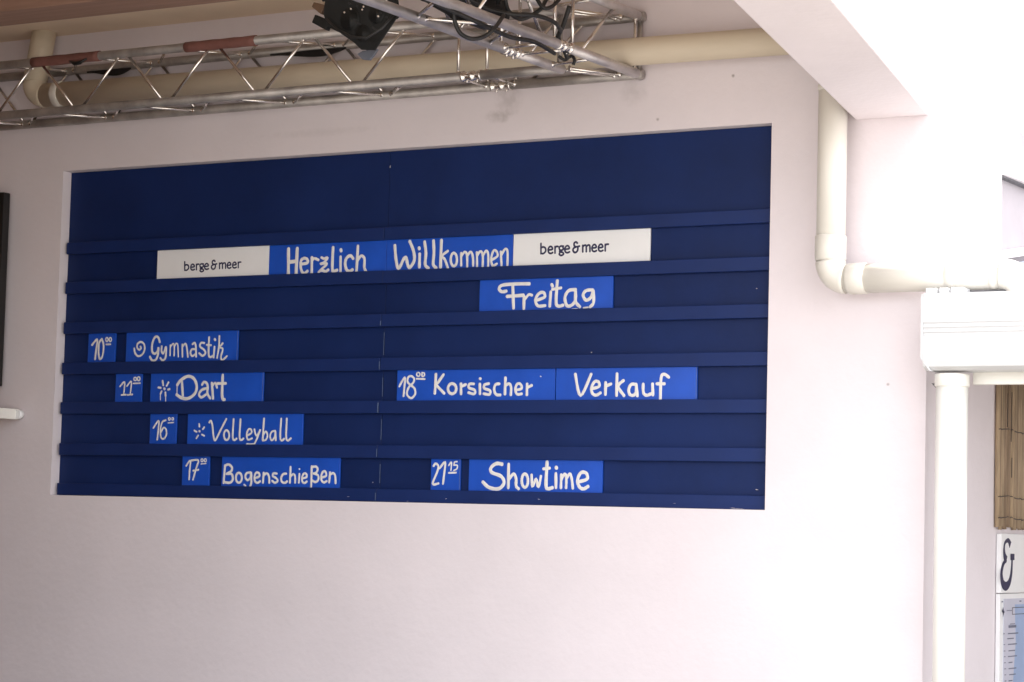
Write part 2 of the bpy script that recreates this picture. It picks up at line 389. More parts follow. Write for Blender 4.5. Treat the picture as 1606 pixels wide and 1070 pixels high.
# row 2
t = tile(138, 180.3, 2, 'small blue card painted 10 00, left of Gymnastik')
LT(t, 120, 515, .1215, 27, [[(200,215),(265,145),(252,280),(238,398)],[(325,140),(290,190),(283,320),(300,398),(335,350),(347,220),(325,140)],
 (17,ring(390,145,15,25)),(17,ring(434,145,15,25)),(20,[(382,208),(438,206)])])
t = tile(197.7, 372.8, 2, 'blue card painted with a white spiral and the word Gymnastik')
letters('spiral_mark', t, M['paint'], TY, 200, 515, .1215, 25, [[(85,262),(98,325),(140,362),(193,335),(220,270),(210,205),(172,178),(130,200),(122,248),(148,278),(172,260),(166,238)]])
LT(t, 200, 515, .1215, 29, [[(415,178),(395,120),(355,115),(318,200),(318,300),(350,330),(388,295),(398,245),(392,340),(365,405),(320,418),(290,372)],
 (26,[(440,235),(438,295),(462,325),(495,240),(495,340),(482,395),(450,415),(424,385)]),
 (20,[(552,220),(548,350)]),(20,[(555,235),(590,200),(602,240),(600,355)]),(20,[(602,240),(630,195),(648,225),(655,365)]),
 (24,[(705,210),(708,368)]),(24,[(708,240),(742,200),(762,235),(778,370)]),
 (26,[(838,205),(865,188),(880,230),(885,365)]),(26,[(880,270),(830,272),(812,320),(835,358),(880,330)]),
 (26,[(990,190),(950,188),(935,235),(985,275),(1005,320),(968,355),(925,322)]),
 (27,[(1052,118),(1045,330),(1068,370),(1100,355)]),(24,[(1022,215),(1078,218)]),(26,[(1122,238),(1110,375)]),(32,[(1126,142),(1129,148)]),
 (24,[(1185,100),(1178,240),(1155,380)]),(24,[(1228,190),(1190,245),(1228,265),(1205,365),(1222,410),(1282,358)])])
# row 3
t = tile(181, 222, 3, 'small blue card painted 11 00, left of Dart')
LT(t, 120, 515, .1215, 21, [[(562,750),(620,695),(608,855)],[(580,860),(638,857)],[(652,745),(708,688),(692,850)],[(660,860),(718,854)],
 (17,ring(757,655,18,20)),(17,ring(802,652,17,24)),(18,[(735,712),(822,709)])])
t = tile(236, 412.6, 3, 'blue card painted with a dripping flower and the word Dart')
letters('flower_mark', t, M['paint'], TY, 200, 515, .1215, 26, [[(452,680),(460,735)],[(528,700),(505,740)],[(400,765),(428,770)],[(525,790),(542,785)],
 [(440,815),(425,845)],(13,[(424,845),(422,925)]),[(488,830),(490,870)],(13,[(490,870),(492,958)]),(32,[(474,780),(477,783)])])
LT(t, 200, 515, .1215, 33, [[(702,690),(712,868)],(38,[(642,730),(690,668),(780,620),(855,650),(893,745),(870,840),(785,905),(700,900),(635,858)]),(12,[(640,730),(638,850)]),
 (32,[(962,728),(985,695),(1020,708),(1035,760),(1030,840),(1068,905)]),(32,[(1020,775),(960,795),(922,850),(950,892),(1012,855)]),
 (34,[(1088,708),(1102,905)]),(28,[(1095,745),(1132,705),(1155,768)]),(38,[(1228,605),(1220,800),(1225,905),(1252,920)]),(34,[(1165,712),(1268,712)])])
t = tile(622.7, 870.4, 3, 'long blue card painted 18 00 Korsischer, left of Verkauf')
LT(t, 580, 550, .17435, 25, [(19,[(265,320),(315,240),(310,330),(303,408)]),(19,[(370,313),(340,280),(345,240),(372,228),(398,250),(392,285),(350,330),(333,390),(370,427),(407,390),(402,340),(370,312)]),
 (13,ring(436,213,15,17)),(13,[(470,197),(470,230),(490,225),(490,203),(470,197)]),(16,[(422,252),(494,255)]),
 [(595,212),(585,383)],[(663,215),(597,310)],[(597,310),(668,383)],ring(740,342,37,46),
 [(820,300),(820,388)],[(822,325),(862,305)],(23,[(935,300),(895,302),(892,335),(942,355),(940,390),(888,378)]),
 [(990,302),(990,388)],[(992,252),(995,254)],(24,[(1070,298),(1032,308),(1030,340),(1080,360),(1075,395),(1025,388)]),
 (24,[(1165,300),(1132,305),(1118,350),(1135,395),(1172,400)]),[(1220,247),(1215,390)],(24,[(1218,320),(1252,298),(1270,330),(1268,398)]),
 (23,[(1310,357),(1365,342),(1355,303),(1325,303),(1308,350),(1325,393),(1365,390)]),(24,[(1415,302),(1412,398)]),(24,[(1417,335),(1455,315)]),(10,[(1536,233),(1539,235)])])
t = tile(872, 1093, 3, 'blue card painted with the white word Verkauf, at the far right')
LT(t, 840, 550, .17435, 27, [[(358,212),(405,403),(500,212)],(26,[(505,342),(570,322),(565,280),(530,280),(502,335),(512,385),(545,400),(582,380)]),
 [(630,287),(628,393)],[(632,318),(678,300)],[(733,208),(728,403)],[(790,270),(742,322),(795,405)],
 [(903,305),(860,305),(838,350),(848,395),(882,402),(905,370),(905,310),(915,408)],[(968,302),(970,380),(1000,403),(1048,385)],[(1052,302),(1055,400)],
 [(1198,242),(1160,215),(1130,245),(1122,438)],[(1092,300),(1158,300)]])
# row 4
t = tile(235, 276.3, 4, 'small blue card painted 16 00, left of Volleyball')
LT(t, 225, 645, .1588, 17, [[(98,165),(150,95),(146,180),(136,280)],[(220,90),(188,105),(168,170),(170,250),(195,275),(225,235),(222,180),(198,165),(174,205)],
 (11,ring(256,77,9,12)),(11,ring(289,77,9,12)),(12,[(245,117),(298,112)])])
t = tile(294, 474.4, 4, 'blue card painted with a flower and the word Volleyball')
letters('flower_mark', t, M['paint'], TY, 225, 645, .1588, 17, [[(550,127),(553,155)],[(600,160),(586,178)],[(502,192),(525,205)],[(577,232),(598,243)],[(540,240),(522,268)],(22,[(552,198),(555,200)])])
LT(t, 225, 645, .1588, 20, [[(650,112),(666,96),(680,140),(690,240),(708,288),(760,190),(818,78)],ring(820,237,26,48),[(890,80),(880,250),(895,285),(918,272)],[(958,80),(948,250),(962,285),(988,270)],
 (18,[(1022,242),(1066,215),(1060,180),(1035,182),(1018,235),(1032,282),(1072,268)]),(18,[(1095,180),(1105,225),(1122,240),(1155,180),(1112,290),(1085,325),(1022,325)]),
 [(1190,75),(1177,280)],(18,[(1180,240),(1208,200),(1224,240),(1208,282),(1178,290)]),(18,[(1300,195),(1265,205),(1250,250),(1266,288),(1295,255),(1303,200),(1306,288)]),
 [(1360,75),(1350,250),(1365,290),(1388,272)],[(1415,75),(1408,250),(1425,290),(1455,268)]])
# row 5
t = tile(285.8, 328, 5, 'small blue card painted 17 00, left of Bogenschießen')
LT(t, 200, 630, .2366, 12, [[(390,425),(418,390),(412,460),(408,515)],[(425,390),(470,390),(456,440),(434,517)],[(437,458),(471,452)],
 (7.5,ring(495,390,7,10)),(7.5,ring(517,390,7,10)),(8,[(489,414),(521,411)])])
t = tile(347.5, 532.5, 5, 'blue card painted with the white word Bogenschießen, lowest at the left')
LT(t, 340, 710, .1245, 30, [[(102,168),(85,382)],[(102,165),(150,152),(190,190),(180,235),(122,270)],[(122,270),(185,272),(200,340),(160,382),(92,372)],
 (28,ring(277,318,38,62)),(28,[(425,252),(375,262),(358,310),(385,348),(422,320),(432,250),(434,370),(422,418)]),(22,[(345,405),(362,422)]),
 (28,[(480,322),(532,302),(532,262),(495,255),(474,300),(480,360),(510,382),(543,362)]),(28,[(590,258),(580,378)]),(28,[(590,290),(628,262),(655,298),(660,378)]),
 (27,[(755,265),(715,262),(705,295),(750,325),(765,360),(730,380),(697,357)]),(28,[(873,266),(835,272),(810,320),(820,368),(858,380),(884,362)]),
 (28,[(928,180),(920,378)]),(26,[(925,305),(962,272),(985,300),(985,378)]),(26,[(1040,270),(1032,378)]),(22,[(1040,206),(1042,209)]),
 (26,[(1075,327),(1130,307),(1125,267),(1095,265),(1072,318),(1080,368),(1108,382),(1133,362)]),
 (28,[(1195,172),(1188,430)]),(28,[(1200,180),(1250,177),(1270,210),(1252,250),(1222,262)]),(28,[(1222,262),(1275,287),(1275,345),(1240,370),(1200,350)]),
 (27,[(1320,312),(1375,292),(1370,242),(1340,237),(1315,290),(1320,350),(1350,374),(1383,357)]),(27,[(1425,247),(1415,374)]),(27,[(1425,280),(1463,257),(1490,290),(1495,383)])])
t = tile(675.8, 721.8, 5, 'small blue card painted 21 15, left of Showtime')
LT(t, 640, 690, .2117, 16, [[(190,192),(205,175),(225,195),(215,240),(182,325),(225,322)],[(235,210),(275,165),(268,250),(258,325)],
 (11,[(302,190),(322,165),(318,225)]),(11,[(364,162),(346,165),(340,188)]),(11,[(340,188),(365,190),(362,215),(340,227)]),(13,[(302,245),(356,243)])])
t = tile(735.2, 944.6, 5, 'blue card painted with the white word Showtime, lowest at the right')
LT(t, 640, 690, .2117, 25, [[(695,180),(655,175),(615,205),(620,240),(690,270),(710,320),(670,362),(600,352),(555,312)],(23,[(745,180),(742,355)]),(22,[(745,295),(782,252),(800,290),(800,340),(818,362)]),
 (21,ring(865,302,23,50)),(20,[(915,260),(921,345),(948,290),(965,350),(984,270)]),[(1030,165),(1022,330),(1035,362),(1068,355)],(22,[(1004,215),(1048,210)]),
 (22,[(1095,250),(1095,355)]),(28,[(1098,206),(1100,209)]),(20,[(1135,260),(1132,355)]),(20,[(1135,295),(1162,252),(1172,290),(1170,355)]),(20,[(1172,290),(1198,252),(1212,290),(1220,360)]),
 (24,[(1260,312),(1325,292),(1320,248),(1280,245),(1255,300),(1270,350),(1300,364),(1332,347)])])

# ------------------------------------------------------------------ drain pipes
PR = .069
PYY = -.122
dp = thing('drain_pipe', (4.852, PYY, 1.087), 'cream drainpipe running high along the wall, down beside the board and off to the right', 'pipe')
def hz(x): return 2.246 + (4.6-x)*.0117
def pipe(name, pts, r=PR, m=None, par=None, n=28): return MB().tube(pts, r, n).build(name, m or M['pipe'], par or dp)
def collar(c, d, r, l, par, m=None):
    c, d = Vector(c), Vector(d).normalized()
    return MB().tube([c-d*l/2, c-d*(l/2-.004), c+d*(l/2-.004), c+d*l/2], [r-.002, r+.002, r+.002, r-.002], 28).build('collar', m or M['pipe'], par)
R0 = .085
X, Z, UP = Vector((1, 0, 0)), Vector((0, 0, 1)), 0
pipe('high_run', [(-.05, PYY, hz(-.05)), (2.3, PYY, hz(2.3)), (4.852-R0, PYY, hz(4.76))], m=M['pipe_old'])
pipe('elbow', arc((4.852-R0, PYY, hz(4.76)-R0), Z, X, R0, 0, 90), PR+.002)
pipe('down_run', [(4.852, PYY, hz(4.76)-R0), (4.852, PYY, 1.087+R0)])
pipe('elbow', arc((4.852+R0, PYY, 1.087+R0), -X, -Z, R0, 0, 90), PR+.002)
pipe('low_run', [(4.852+R0, PYY, 1.087), (5.69, PYY, 1.085)])
pipe('elbow', arc((5.69, PYY, 1.085-.11), Z, X, .11, 0, 90), PR+.002)
pipe('outlet', [(5.80, PYY, .976), (5.80, PYY, .93)])
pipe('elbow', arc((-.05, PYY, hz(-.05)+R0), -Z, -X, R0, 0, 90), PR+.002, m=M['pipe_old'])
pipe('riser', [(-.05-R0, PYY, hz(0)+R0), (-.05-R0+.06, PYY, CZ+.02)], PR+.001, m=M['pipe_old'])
collar((.06, PYY, hz(.06)), X, PR+.005, .05, dp); collar((4.852, PYY, 1.235), Z, PR+.003, .12, dp)
collar((4.995, PYY, 1.087), X, PR+.003, .09, dp); collar((5.46, PYY, 1.087), X, PR+.002, .05, dp)
collar((5.66, PYY, 1.086), X, PR+.002, .03, dp)
for z in (1.75,):
    collar((4.852, PYY, 2.0), Z, PR+.002, .03, dp)

post = thing('downpipe', (5.466, -.14, GZ), 'white round downpipe standing under the left end of the white gutter', 'pipe')
MB().tube([(5.466, -.14, GZ), (5.466, -.14, .60)], .0725, 32).build('pipe_shaft', M['pipew'], post)
MB().tube([(5.466, -.14, .575), (5.466, -.14, .58), (5.466, -.14, .628), (5.466, -.14, .634)], [.074, .079, .079, .077], 32).build('socket', M['pipew'], post)
MB().prism([(5.325, .60), (5.40, .60), (5.40, .54), (5.375, .55)], -.03, -.004, 'Y').build('bracket', M['rubber'], post)

# ------------------------------------------------------------------ canopy with gutter
GL, GR, GF, GB = 5.352, 13.0, -.25, -.055
gut = thing('canopy_gutter', (5.4, GF, .63), 'wide white ribbed gutter box under the bend of the drainpipe, right of the corner', 'gutter')
prof = [(GF, .995), (GF, .862), (GF+.007, .858), (GF+.007, .85), (GF, .846), (GF, .840), (GF+.007, .836), (GF+.007, .829), (GF, .825), (GF, .818), (GF+.007, .814),
        (GF+.007, .806), (GF, .802), (GF, .69), (GF+.007, .662), (GF+.04, .646), (GB, .646), (GB, .995)]
b = MB(); b.prism(prof, GL+.012, GR, 'X'); b.build('gutter_body', M['gutter'], gut, bevel=.0015)
b = MB(); b.prism([(GL, .992), (GL, .70), (GL+.045, .642), (GL+.050, .642), (GL+.012, .70), (GL+.012, .992)], GF+.002, GB, 'Y'); b.build('end_cap', M['gutter'], gut, bevel=.001)
for x0, x1 in ((5.37, 5.42), (5.435, 5.475), (5.49, 5.55)):
    MB().box((x0, GF+.01, .995), (x1, GF+.10, 1.020)).build('clip', M['gutter'], gut, bevel=.003)
MB().box((5.37, GF+.102, .9955), (5.75, GF+.115, 1.014)).build('seal', M['rubber'], gut)
bk = thing('canopy_rear_beam', (5.6, -.03, .60), 'cream beam just behind and below the white gutter', 'beam')
MB().box((5.53, -.045, .592), (13.0, .0, .70)).build('beam_body', M['pipew'], bk, bevel=.003)
can = thing('canopy_roof', (7, 1.5, .9), 'flat canopy roof behind the white gutter', 'roof')
MB().box((COR+.003, -.0001, .90), (13.0, 2.99, .925)).build('roof_sheet', M['sheet'], can)
for y in (.8, 1.9, 2.9): MB().box((COR+.004, y, .80), (13.0, y+.06, .899)).build('rafter', M['pipew'], can)

# reed mat and signs on the side wall
matt = thing('reed_mat', (COR+.02, .95, -.05), 'brown bamboo reed mat hanging on the side wall under the canopy', 'mat')
y = .945; k = 0
while y < 2.3:
    wd = random.uniform(.018, .036); zb = -.052+random.uniform(-.012, .008); lean = random.uniform(-.004, .004)
    b = MB(); xx = COR+.012+random.uniform(0, .004)
    b.tube([(xx, y+wd/2, zb), (xx, y+wd/2+lean, .3), (xx, y+wd/2+lean*.4, .78)], wd*.5, 8).build('reed', random.choice(M['reed']), matt)
    y += wd*.97; k += 1
for z in (.435, .10, -.005):
    pts = [(COR+.028, .94+i*.02, z+.003*math.sin(i*1.3+math.sin(i*.7)*2)+.006*math.sin(i*.23)) for i in range(70)]
    MB().tube(pts, .0022, 6).build('binding_wire', M['wire'], matt)
for (yy, z0, z1) in ((1.12, .38, .63), (1.06, .45, .62), (1.13, .2, .3)):
    MB().tube([(COR+.029, yy, z0), (COR+.029, yy+.004, z1)], .002, 6).build('dark_stem', M['wire'], matt)

SX = COR+.03
sg = thing('framed_sign', (SX, 1.0, -.38), 'white sign panel with a large navy ampersand below the reed mat', 'sign')
MB().box((COR+.004, .985, -.376), (SX, 1.75, -.082)).build('panel', M['plaque'], sg, bevel=.002)
def sidepath(pts, ox, oy, s, wid, Xp, mb):
    q = [at(ox+s*x, oy+s*y, X=Xp) for x, y in smoothpath(pts)]
    return [(v.y, v.z) for v in q]
mb = MB()
def flat_stroke(mb, pts, wids, Xp, th=.0015):
    """raised flat ribbon on a plane X=const; pts=(y,z) list, wids per point"""
    n = len(pts); rows = []
    for i in range(n):
        a = Vector(pts[max(0, i-1)]); c = Vector(pts[min(n-1, i+1)]); d = (c-a).normalized(); nn = Vector((-d.y, d.x)); p = Vector(pts[i]); wv = wids[i]/2
        rows.append([mb.bm.verts.new((Xp+h, p.x+nn.x*u*wv, p.y+nn.y*u*wv)) for u, h in ((-1, 0.0002), (-.9, th), (.9, th), (1, 0.0002))])
    for i in range(n-1):
        for k in range(3): mb.bm.faces.new((rows[i][k], rows[i][k+1], rows[i+1][k+1], rows[i+1][k]))
# ampersand in its own plane (metres from the centre of the panel mark)
_c = at(1580.5, 884, X=SX); cyy, czz = _c.y-.017, -.215
def amp(mb):
    a = [(.052, .078), (.020, .100), (-.028, .088), (-.042, .055), (-.030, .020), (-.002, .004)]
    p = smoothpath(a, 6); n = len(p)
    flat_stroke(mb, [(cyy+u, czz+v) for u, v in p], [.040-.022*math.sin(math.pi*min(1, i/n*1.3)) for i in range(n)], SX)
    c = [(-.004, .004), (-.052, -.018), (-.078, -.065), (-.058, -.112), (-.006, -.128), (.046, -.105), (.074, -.050), (.080, .022)]
    p = smoothpath(c, 6); n = len(p)
    flat_stroke(mb, [(cyy+u, czz+v) for u, v in p], [.020+.026*math.sin(math.pi*(i/n))**2 for i in range(n)], SX+.0004)
    flat_stroke(mb, [(cyy+.052, czz+.018), (cyy+.112, czz+.018)], [.032, .032], SX+.0008)
amp(mb); mb.build('ampersand', M['ink'], sg)
ps = thing('menu_poster', (SX, 1.05, -1.3), 'blue and lilac information poster in a white frame below the ampersand sign', 'poster')
MB().box((COR+.004, .985, -1.35), (SX-.004, 1.75, -.380)).build('frame', M['plaque'], ps, bevel=.002)
MB().box((SX-.0038, 1.035, -1.30), (SX-.001, 1.42, -.405)).build('sheet', M['poster_light'], ps)
bb = MB(); bb.prism([(1.20, -.435), (1.42, -.435), (1.42, -1.30), (1.10, -1.30), (1.17, -.9), (1.22, -.62)], SX-.0008, SX, 'X'); bb.build('blue_field', M['poster'], ps)
mb = MB()
def bar(mb, px0, px1, py, h): 
    a = at(px0, py, X=SX+.001); c = at(px1, py, X=SX+.001); hh = h*.0032
    mb.box((SX+.0004, a.y, a.z-hh/2), (SX+.0009, c.y, a.z+hh/2))
for (x0, x1, y_, h) in ((1571, 1573.5, 944, 2.0), (1599, 1602, 943, 2), (1579, 1588, 958, 1.1), (1582, 1594, 983, 4), (1584, 1592, 979, 1.2)):
    bar(mb, x0, x1, y_, h)
for i, (x0, x1) in enumerate(((1581, 1597), (1580, 1590), (1581, 1595), (1582, 1592), (1581, 1595), (1582, 1588), (1582, 1594), (1583, 1593), (1582, 1588), (1583, 1594))):
    y_ = (994, 1002, 1011, 1021, 1030, 1039.5, 1049, 1058.5, 1068, 1078)[i]
    bar(mb, x0, x1, y_, 1.7)
    if i != 1: bar(mb, 1573.5+i*.3, 1576+i*.3, y_+.3, 1.2)
mb.build('small_print', M['print'], ps)
mb = MB()
q = at(1574, 960, X=SX+.001)
mb.prism([(q.y-.018, q.z+.005), (q.y-.004, q.z+.024), (q.y+.004, q.z+.006), (q.y+.018, q.z), (q.y+.006, q.z-.006), (q.y-.006, q.z-.026), (q.y-.004, q.z-.006)], SX+.0004, SX+.001, 'X')
mb.build('emblem', M['ink'], ps)
mb = MB()
for z0, z1, a0, a1 in ((-.452, -.449, 1.16, 1.39), (-.485, -.482, 1.16, 1.39), (-.485, -.449, 1.157, 1.162), (-.485, -.449, 1.388, 1.393)):
    mb.box((SX+.0003, a0, z0), (SX+.0009, a1, z1))
mb.build('box_outline', M['wire'], ps)

# neighbouring building behind the corner, upper right, plus two unseen light blockers
MB().box((5.6, 5.0, GZ), (7.49, 5.2, .79)).build('court_light_blocker', M['blocker'], can)  # unseen wall added to cut the light under the canopy
ob = thing('side_sun_blocker', (10, 7, GZ), 'plain unseen block added on the right to keep sun off the rear building', 'building')  # unseen block added to shade the wall of the rear building
MB().box((7.5, 3.0, GZ), (14, 12, 7.4)).build('blocker_face', M['wall_white'], ob)
nb = thing('rear_building', (4.8, 3, GZ), 'pale building with a white eave behind the corner at the right edge', 'building')
MB().box((1.0, 1.03, .93), (5.25, 12, 2.0)).build('rear_wall', M['rear'], nb)
e = at(1570, 270, X=5.31)
MB().box((4.6, 1.025, e.z), (5.31, 12, e.z+.16)).build('eave', M['wall_white'], nb, bevel=.004)
MB().box((4.7, 1.026, e.z-.010), (5.285, 12, e.z-.0005)).build('eave_shadow_line', M['rubber'], nb)  # grey strip drawn for the shadow line under the eave
q = at(1569, 402, X=5.29)
R = Matrix.Rotation(math.radians(9), 3, 'X')
MB().box((5.255, 1.03, q.z-.01), (5.30, 4.0, q.z+.03), R, (5.2, 1.03, q.z)).build('sloping_rib', M['wall_white'], nb)
MB().box((5.252, 1.05, q.z-.30), (5.275, 3.5, q.z-.04), R, (5.2, 1.03, q.z)).build('glazing', M['glass'], nb)

# ------------------------------------------------------------------ lighting truss
S = .292; XC, YF, ZB = 3.474, -.325, 2.158
CR, BR, P_ = .0245, .0085, .630
tr = thing('wall_truss', (1.5, YF, ZB), 'long aluminium box truss running parallel to the wall above the board', 'truss')
co = thing('truss_corner', (XC, YF, ZB), 'aluminium corner block joining the two trusses beside the wall', 'truss')
ot = thing('projecting_truss', (XC, -2, ZB), 'aluminium box truss coming forward from the wall, with lamps and cables on it', 'truss')
LEG = .506
XJ = XC-LEG; YJ = YF-.482
def chord(par, a, b_): MB().tube([a, b_], CR, 20).build('chord', M['alu2'] if par is ot or (par is co and abs(a[1]-b_[1]) > .1) else M['alu'], par)
def brace(par, a, b_, gap=.028):
    a, b_ = Vector(a), Vector(b_); d = (b_-a).normalized()
    a2, b2 = a + d*CR*.75, b_ - d*CR*.75
    o = MB().tube([a2, b2], BR, 10).build('brace', M['brace'], par)
    for p, s2 in ((a2, 1), (b2, -1)):
        MB().tube([p-d*.004*s2, p+d*.004*s2, p+d*.013*s2], [BR*1.9, BR*1.75, BR*1.0], 10).build('weld', M['weld'], o)
def zigzag(par, ca, cb, axis, start, stop, phase, step):
    """braces between two chords; ca/cb map a position along the axis to a point; nodes on ca at phase, on cb half a period later"""
    k = math.floor((start-phase)/step)-1
    while True:
        a0 = phase + k*step; b0 = a0+step/2; a1 = a0+step
        if a0 > stop+step: break
        g = .018
        for (u, v) in ((a0+g, b0-g), (a1-g, b0+g)):
            if start <= min(u, v) and max(u, v) <= stop: brace(par, ca(u), cb(v))
        k += 1
FBt = lambda x: (x, YF, ZB); FTt = lambda x: (x, YF, ZB+S); BBt = lambda x: (x, YF+S, ZB); BTt = lambda x: (x, YF+S, ZB+S)
XL = -2.2
for f in (FBt, FTt, BBt, BTt): chord(tr, f(XL), f(XJ-.06))
zigzag(tr, FBt, FTt, 'X', XL, XJ-.10, .376, P_); zigzag(tr, BBt, FBt, 'X', XL, XJ-.10, .376, P_)
zigzag(tr, FTt, BTt, 'X', XL, XJ-.10, .376, P_)
zigzag(tr, BTt, BBt, 'X', XL, XJ-.10, .691, P_)
def coupler(par, p, ax):
    p, ax = Vector(p), Vector(ax)
    MB().tube([p-ax*.058, p-ax*.056, p-ax*.048, p-ax*.046, p-ax*.012, p-ax*.010, p+ax*.010, p+ax*.012, p+ax*.046, p+ax*.048, p+ax*.056, p+ax*.058],
              [.024, .029, .029, .0225, .0225, .027, .027, .0225, .0225, .029, .029, .024], 20).build('coupler', M['weld'], par)
    side = Vector((ax.y, -ax.x, 0)); mb = MB()
    for o_ in (-.030, .030):
        for dv in (Vector((0, 0, -1)), side):
            c = p+ax*o_+dv*.020; mb.tube([c, c+dv*.014], .006, 8)
    mb.build('coupler_pin', M['weld'], par)
for f in (FBt, FTt, BBt, BTt): coupler(co, f(XJ), (1, 0, 0))
for x in (XJ-.085,):
    brace(tr, FBt(x), FTt(x)); brace(tr, BBt(x), BTt(x)); brace(tr, FBt(x), BBt(x)); brace(tr, FTt(x), BTt(x))
x = XJ+.085
brace(co, FBt(x), FTt(x)); brace(co, BBt(x), BTt(x)); brace(co, FBt(x), BBt(x)); brace(co, FTt(x), BTt(x))
# corner block chords
for z in (ZB, ZB+S):
    chord(co, (XJ+.06, YF, z), (XC, YF, z)); chord(co, (XJ+.06, YF+S, z), (XC+S+CR, YF+S, z))
    chord(co, (XC, YF+CR, z), (XC, YJ+.06, z)); chord(co, (XC+S, YF+S+CR*.8, z), (XC+S, YJ+.06, z))
    MB().tube([(XC+S, YF+S-.03, z), (XC+S, YF+S+CR*.8, z)], CR+.0015, 20).build('end_sleeve', M['alu'], co)
    brace(co, (XC-.02, YF+.01, z), (XC+.17, YF+S, z)); brace(co, (XC+.04, YF+.0, z), (XC+.21, YF+S-.02, z))
    brace(co, (XC, YF-.10, z), (XC+S, YF-.16, z))
    for y in (YJ+.085, YJ-.085):
        brace(co if y > YJ else ot, (XC, y, z), (XC+S, y, z))
for (xx, yy) in ((XC, YF), (XC+S, YF+S)):
    MB().tube([(xx, yy, ZB), (xx, yy, ZB+S)], .0125, 14).build('corner_post', M['alu'], co)
brace(co, (XC+S, YF+S-.05, ZB+.0), (XC+S, YF+S-.05, ZB+S))
for xx in (XC, XC+S):
    brace(co, (xx, YJ+.085, ZB), (xx, YJ+.085, ZB+S)); brace(ot, (xx, YJ-.085, ZB), (xx, YJ-.085, ZB+S))
    brace(co, (xx, YJ+.16, ZB), (xx, YF+.02, ZB+S))
brace(co, (XJ+.16, YF+S, ZB), (XC-.02, YF+S, ZB+S)); 
LB = lambda y: (XC, y, ZB); RBt = lambda y: (XC+S, y, ZB); LTt = lambda y: (XC, y, ZB+S); RTt = lambda y: (XC+S, y, ZB+S)
YE = -4.2
for f in (LB, RBt, LTt, RTt): chord(ot, f(YE), f(YJ-.06)); coupler(co, f(YJ), (0, 1, 0))
zigzag(ot, RBt, LB, 'Y', YE, YJ-.10, -1.301, P_)
zigzag(ot, LB, LTt, 'Y', YE, YJ-.10, -1.301, P_); zigzag(ot, RBt, RTt, 'Y', YE, YJ-.10, -1.301+P_/2, P_); zigzag(ot, RTt, LTt, 'Y', YE, YJ-.10, -1.301, P_)

# red sleeves and black straps on the wall truss
for j, (a, c) in enumerate(((at(52, 92, Y=YF).x, at(157, 84, Y=YF).x), (at(292, 72, Y=YF).x, at(402, 62, Y=YF).x))):
    n = 10; pts = [(a+(c-a)*i/n, YF, ZB+S) for i in range(n+1)]
    o = MB().tube(pts, [.0285+.0012*math.sin(i*2.1) for i in range(n+1)], 20).build('red_sleeve', M['red'])
    tag(o, ('faded red sleeve wrapped round the truss tube, nearest the left edge', 'faded red sleeve wrapped round the truss tube, left of the black lamp')[j], 'sleeve', 'red sleeves on the truss')
for j, (x0, x1, lab) in enumerate(((.20, .52, 'black cloth strap on the rear truss tube, near the left edge'), (1.50, 2.00, 'longer black cloth strap on the rear truss tube, left of the black lamp'))):
    b = MB(); n = 12; top = []; bot = []
    for i in range(n+1):
        t_ = i/n; xx = x0+(x1-x0)*t_; top.append((xx, ZB+S-.018)); bot.append((xx, ZB+S-.026-.030*math.sin(math.pi*t_**1.6)))
    b.prism(top+bot[::-1], YF+S-.028, YF+S-.020, 'Y'); o = b.build('black_strap', M['cable']); tag(o, lab, 'strap', 'black straps on the truss')
o = MB().tube([(.32, YF-.02, ZB+S-.02), (.36, YF-.028, ZB+S-.036), (.40, YF-.028, ZB+S-.034), (.45, YF-.02, ZB+S-.01)], [.006, .012, .011, .004], 8).build('black_clip', M['cable'])
tag(o, 'small black clip under the left red sleeve of the truss', 'clip')

# ------------------------------------------------------------------ stage lamps
def lathe(mb, prof, c, ax, n=28):
    """prof: (distance along axis, radius)"""
    c, ax = Vector(c), Vector(ax).normalized()
    mb.tube([c+ax*d for d, r in prof], [max(r, .0005) for d, r in prof], n)
lamp = thing('stage_lamp', (3.0, -1.5, 2.4), 'black stage lamp hanging left of the projecting truss', 'lamp')
c = at(567, 12, Y=-1.5); ax = (Vector((at(583, 84, Y=-1.5).x, -1.5, at(583, 84, Y=-1.5).z))-c); L_ = ax.length; ax.normalize()
mb = MB(); lathe(mb, [(-.22, .14), (-.21, .155), (-.05, .160), (-.045, .166), (-.02, .166), (-.015, .160), (.02, .150), (.05, .128), (.10, .10), (L_*.80, .048), (L_*.86, .030)], c, ax)
mb.build('housing', M['black'], lamp)
side = Vector((1, 0, 0)); up2 = ax.cross(side).normalized(); side = up2.cross(ax).normalized()
if up2.y > 0: up2 = -up2
pl = [at(x_, y_, Y=-1.68) for x_, y_ in ((511, -12), (622, -8), (627, 20), (611, 44), (592, 72), (588, 79), (566, 78), (556, 68), (532, 51), (513, 42), (507, 22))]
MB().prism([(v.x, v.z) for v in pl], -1.68, -1.672, 'Y').build('barn_door', M['black'], lamp, bevel=.002)
for x_, y_ in ((551, 14.5), (569, 15.5), (571, 11), (594, 26), (541, 20)):
    v = at(x_, y_, Y=-1.682); MB().tube([(v.x, -1.679, v.z), (v.x, -1.688, v.z)], .0045, 8).build('screw', M['weld'], lamp)
for x_, y_, w_ in ((548, 6, .02), (560, 10, .014), (583, 9, .022), (597, 20, .016), (606, 27, .014), (560, 35, .05), (588, 46, .04)):
    v = at(x_, y_, Y=-1.683); b = MB(); b.box((v.x-w_/2, -1.6835, v.z-.004), (v.x+w_/2, -1.6802, v.z+.004), Matrix.Rotation(math.radians(35), 3, 'Y')); b.build('vent_slot', M['cable'], lamp)
